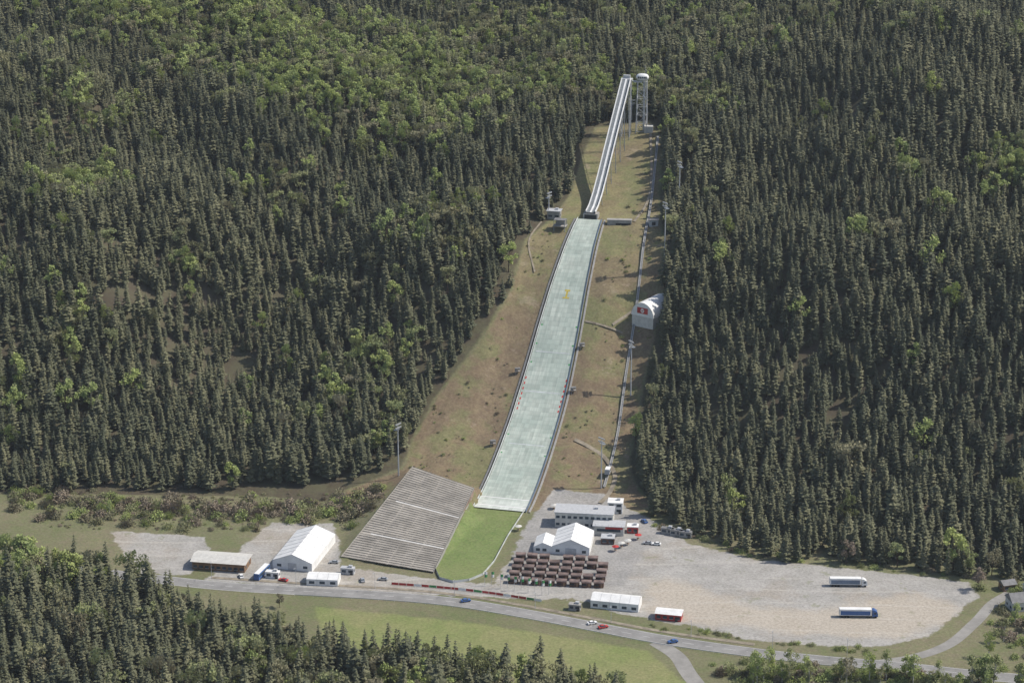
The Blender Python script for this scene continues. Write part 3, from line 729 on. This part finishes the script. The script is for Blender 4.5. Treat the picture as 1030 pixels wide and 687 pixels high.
def scatter(name,x,y,idx,scl,sink=.3):
    z=H(x,y)-sink; me=bpy.data.meshes.new(name); me.vertices.add(len(x)); me.vertices.foreach_set('co',np.stack([x,y,z],1).astype(np.float32).ravel())
    a=me.attributes.new('idx','INT','POINT'); a.data.foreach_set('value',idx.astype(np.int32))
    rot=np.stack([rng.normal(0,.025,len(x)),rng.normal(0,.025,len(x)),rng.uniform(0,6.28,len(x))],1).astype(np.float32)
    a=me.attributes.new('rot','FLOAT_VECTOR','POINT'); a.data.foreach_set('vector',rot.ravel())
    w=scl**.8*rng.uniform(.88,1.2,len(x)); S=np.stack([w,w,scl],1).astype(np.float32)
    a=me.attributes.new('scl','FLOAT_VECTOR','POINT'); a.data.foreach_set('vector',S.ravel())
    ob=bpy.data.objects.new(name,me); COL.objects.link(ob); md=ob.modifiers.new('scatter','NODES'); md.node_group=G; return ob
sp_=4.6
gx,gy=np.meshgrid(np.arange(-440,440,sp_),np.arange(905,1620,sp_))
gx=gx+(np.arange(gx.shape[0])%2)[:,None]*sp_/2
gx=gx+rng.uniform(-.6,.6,gx.shape)*sp_; gy=gy+rng.uniform(-.6,.6,gy.shape)*sp_
x=gx.ravel();y=gy.ravel()
keep=np.abs(x)<.2235*(y*1.02+60)+25
TL=[(-400,1038),(-230,1032),(-120,1034),(-75,1040),(-53,1046)]
FR=[(58,1018),(67,1000),(84,976),(110,960),(149,947),(183,940),(208,933),(400,905)]
front=np.where(x<0,np.interp(x,*zip(*TL)),np.interp(x,*zip(*FR)))+3*np.sin(x/11)+2*np.sin(x/5.3)
keep&=(y>front+rng.uniform(-2,2,len(x)))&(sdpoly(x,y,CLEAR)<-2+rng.uniform(-1.5,1,len(x))+1.5*np.sin(y/7))&((x<-40)|(x>58)|(y>1040))
for cx,cy,r1,r2,an in((-202,1150,17,6,.5),(-141,1133,13,6,.9),(-215,1185,10,5,.3),(-105,1105,9,5,1),(-168,1110,8,5,.4),(150,1085,9,4,.5),(100,1250,8,4,1.4),(-190,1240,22,3,.6),(-60,1230,14,3,.9),(190,1280,20,3,.2),(-120,1180,20,2.5,1.2)):
    dx=x-cx;dy=y-cy; a=dx*math.cos(an)+dy*math.sin(an);b_=-dx*math.sin(an)+dy*math.cos(an); keep&=((a/r1)**2+(b_/r2)**2)>1
gap=np.sin(x/17+2*np.sin(y/23))*np.sin(y/21+1.5*np.sin(x/31)) 
keep&=rng.random(len(x))>.04+.25*(gap>.82)
x=x[keep];y=y[keep]; n=len(x)
idx=rng.choice([0,1,2,3,4,5,13],n,p=[.2,.18,.15,.17,.15,.09,.06]); scl=rng.normal(1,.17,n).clip(.5,1.5)
scl*=(1+.22*np.sin(x/37+y/53)*np.sin(y/31-x/71))*1.06
P_=[(-237,1250,16,1,0),(-250,1228,10,1,0),(-127,1370,34,.45,0),(-94,1330,30,.4,0),(-51,1385,34,.45,0),(-240,1450,28,.55,0),(-48,1305,24,.3,0),(-15,1370,36,.4,1),(27,1370,26,.35,1),(-145,1440,44,.5,0),(110,1325,15,.6,1),(270,1200,15,.9,1),(-73,1112,18,.4,1),(140,1235,3.5,1,0),(212,1195,5.5,1,0),(180,1155,5,1,0),(236,1350,6,1,0),(-95,1085,18,.3,1),(-200,1400,34,.35,1),(-10,1450,44,.4,1),(130,1420,34,.25,1),(-130,1250,25,.2,1),(-250,1330,24,.35,1),(75,1345,16,.5,1),(-60,1060,12,.4,1),(-40,1190,22,.25,1),(230,1430,30,.2,1),(-225,1125,14,.35,1),(-255,1085,14,.4,1),(-170,1180,9,.5,1),(-20,1215,10,.5,1)]
for cx,cy,r_,p,kd in P_:
    pr=np.exp(-((x-cx)**2+(y-cy)**2)/(r_*r_*1.0))*p*1.5
    hit=rng.random(n)<pr; idx[hit]=rng.choice([6,7,8],hit.sum()) if kd==0 else rng.choice([7,8,9],hit.sum()); scl[hit]=scl[hit]**.5
hit=rng.random(n)<.016; idx[hit]=rng.choice([6,7,8,9],hit.sum())
scatter('spruce_forest',x,y,idx,scl)
FG=[(-300,980),(-230,956),(-181,931),(-152,910),(-123,881),(-89,866),(-47,852),(-14,840),(30,828),(60,790),(-320,760)]
sp2=4.5
gx,gy=np.meshgrid(np.arange(-330,70,sp2),np.arange(765,980,sp2)); x=(gx+rng.uniform(-.5,.5,gx.shape)*sp2).ravel(); y=(gy+rng.uniform(-.5,.5,gy.shape)*sp2).ravel()
k=(sdpoly(x,y,FG)>rng.uniform(-1,4,len(x)))&(np.abs(y-np.interp(x,[p[0] for p in ROAD],[p[1] for p in ROAD]))>7)&(rng.random(len(x))>.05)
x=x[k];y=y[k]; n=len(x); idx=rng.choice([0,1,2,3,4,5,13],n); scl=rng.normal(1.22,.22,n).clip(.5,1.6)
hit=rng.random(n)<.07; idx[hit]=rng.choice([8,9],hit.sum())
hit=(rng.random(n)<.8)&(y>915)&(x<-178); idx[hit]=rng.choice([6,7,8,9],hit.sum()); scl[hit]*=.8
hit=(rng.random(n)<.35)&(y<850)&(x>-110); idx[hit]=rng.choice([7,8,9],hit.sum()); scl[hit]*=.8
scatter('spruce_forest',x,y,idx,scl)
def band(n,fx): 
    q=[fx() for _ in range(n)]; return np.array([a[0] for a in q]),np.array([a[1] for a in q])
def f1():
    a=random.uniform(-240,-62); return a,np.interp(a,[-240,-180,-100,-62],[1022,1008,1004,1020])+random.gauss(0,8)
x,y=band(320,f1); scatter('shrub_thicket',x,y,rng.choice([10,10,10,11,12],len(x)),rng.uniform(.5,2.0,len(x)))
def f2():
    a=random.uniform(75,235); return a,838+random.gauss(0,5)
x,y=band(240,f2); k=(np.hypot(x-75,y-835)>10)&(np.abs(y-np.interp(x,[p[0] for p in ROAD],[p[1] for p in ROAD]))>6); x=x[k];y=y[k]; scatter('shrub_thicket',x,y,rng.choice([10,11,12,12],len(x)),rng.uniform(.6,1.7,len(x)))
def f4():
    a=random.uniform(190,215); return a,random.uniform(855,935)
x,y=band(80,f4); x=x+12; k=(np.abs(x-np.interp(y,[850,868,889,912],[150,182,197,212]))>5)&(np.hypot(x-219,y-903)>8); x=x[k];y=y[k]; scatter('shrub_thicket',x,y,rng.choice([10,11,12],len(x)),rng.uniform(.6,1.6,len(x)))
def f5():
    a=random.uniform(-140,-115); return a,random.uniform(985,1010)
x,y=band(40,f5); scatter('shrub_thicket',x,y,rng.choice([11,12,10],len(x)),rng.uniform(.4,1,len(x)))
def f6():
    a=random.random(); return 60+a*90+random.gauss(0,2),885-a*25+random.gauss(0,1.5)
x,y=band(60,f6); k=(sdpoly(x,y,LOTR)<0)&(np.hypot(x-67,y-893)>8); x=x[k];y=y[k]; scatter('shrub_thicket',x,y,rng.choice([11,12],len(x)),rng.uniform(.3,.8,len(x)))
def f9():
    a=random.random(); return np.interp(a,[0,.5,1],[66,110,205]),np.interp(a,[0,.5,1],[992,957,934])
x,y=band(60,f9); x=x+rng.normal(0,2,len(x)); y=y+rng.normal(0,2,len(x)); scatter('shrub_thicket',x,y,rng.choice([10,11,12],len(x)),rng.uniform(.3,1.0,len(x)))
def f7(): return random.uniform(-60,90),random.uniform(1035,1310)
x,y=band(3600,f7); k=(sdpoly(x,y,CLEAR)>1)&(np.abs(x-xj(y))>17)&(sdpoly(x,y,STAND)<-3)&(np.abs(x-np.interp(y,[1030,1067,1106,1143,1178,1220,1295],[44.5,52,58,65,70,76,84]))>2.5)
k&=rng.random(len(x))<.25+.75*(np.sin(x/9+y/13)*np.sin(y/17-x/11)>0)
x=x[k];y=y[k]; scatter('grass_tussocks',x,y,rng.choice([10,11,11,12],len(x)),rng.exponential(.12,len(x)).clip(.06,.6),.05)
def f8(): return random.uniform(-215,-60),random.uniform(985,1028)
x,y=band(400,f8); k=sdpoly(x,y,LOTL)<-2; k&=sdpoly(x,y,LOTT)<-2; x=x[k];y=y[k]; scatter('grass_tussocks',x,y,rng.choice([10,11],len(x)),rng.uniform(.12,.4,len(x)),.05)
T1=broad(31,13,3.6,'larch','birch',900,.34,.75).obj('birch_tree',(104,840,0)); T2=broad(32,14,3.8,'olive','birch',850,.34,.8).obj('birch_tree',(112,836,0))
for i in range(34):
    a=random.uniform(95,225); dup(random.choice((T1,T1,T2)),'birch_tree',(a,834+random.uniform(-7,4)-max(0,a-150)*.08,0),random.random()*6,random.uniform(.6,1.15))
T3=broad(33,13,4.6,'twig','bark',1100,.36).obj('oak_tree',(213,936,0)); dup(T3,'oak_tree',(204,921,0),1,.8); dup(T3,'oak_tree',(150,948,0),2,.9); dup(T3,'oak_tree',(-100,903,0),2,.5)
dup(T1,'birch_tree',(213,886,0),1,.8);dup(T2,'birch_tree',(222,880,0),3,1.0);dup(T1,'birch_tree',(-190,1004,0),1,.6);dup(T2,'birch_tree',(205,870,0),3,.8);dup(T1,'birch_tree',(196,856,0),5,.9)

# ------------------------------------------------------------------ thin valley haze (real air volume over the whole site)
m=bpy.data.materials.new('valley_haze'); m.use_nodes=True; nt=m.node_tree; nt.nodes.clear()
vsn=nt.nodes.new('ShaderNodeVolumeScatter'); vsn.inputs['Color'].default_value=(.84,.91,1,1); vsn.inputs['Density'].default_value=3.3e-5; vsn.inputs['Anisotropy'].default_value=.1
on=nt.nodes.new('ShaderNodeOutputMaterial'); nt.links.new(vsn.outputs[0],on.inputs['Volume'])
M['haze']=m
mb=MB(); mb.box((0,1000,300),(2400,2600,720),'haze'); mb.obj('haze')

# ------------------------------------------------------------------ light, sky, camera
az=math.radians(84); el=math.radians(49)
d=Vector((math.sin(az)*math.cos(el),math.cos(az)*math.cos(el),math.sin(el)))
sl=bpy.data.lights.new('sun','SUN'); sl.energy=4.5; sl.angle=math.radians(.55); sl.color=(1,.94,.85)
so=bpy.data.objects.new('sun',sl); so.rotation_euler=(-d).to_track_quat('-Z','Y').to_euler(); COL.objects.link(so)
w=bpy.data.worlds.new('World'); sc.world=w; w.use_nodes=True; nt=w.node_tree
sk=nt.nodes.new('ShaderNodeTexSky'); sk.sky_type='NISHITA'; sk.sun_disc=False; sk.sun_elevation=el; sk.sun_rotation=az; sk.altitude=900; sk.dust_density=3
nt.links.new(sk.outputs[0],nt.nodes['Background'].inputs[0]); nt.nodes['Background'].inputs[1].default_value=.14
cam=bpy.data.cameras.new('camera'); cam.sensor_width=36; cam.lens=81.2; cam.clip_start=1; cam.clip_end=20000
co_=bpy.data.objects.new('camera',cam); co_.location=(0,0,432); co_.rotation_euler=(math.radians(71),0,0); COL.objects.link(co_); sc.camera=co_
sc.view_settings.view_transform='Standard'; sc.view_settings.look='None'; sc.view_settings.exposure=0
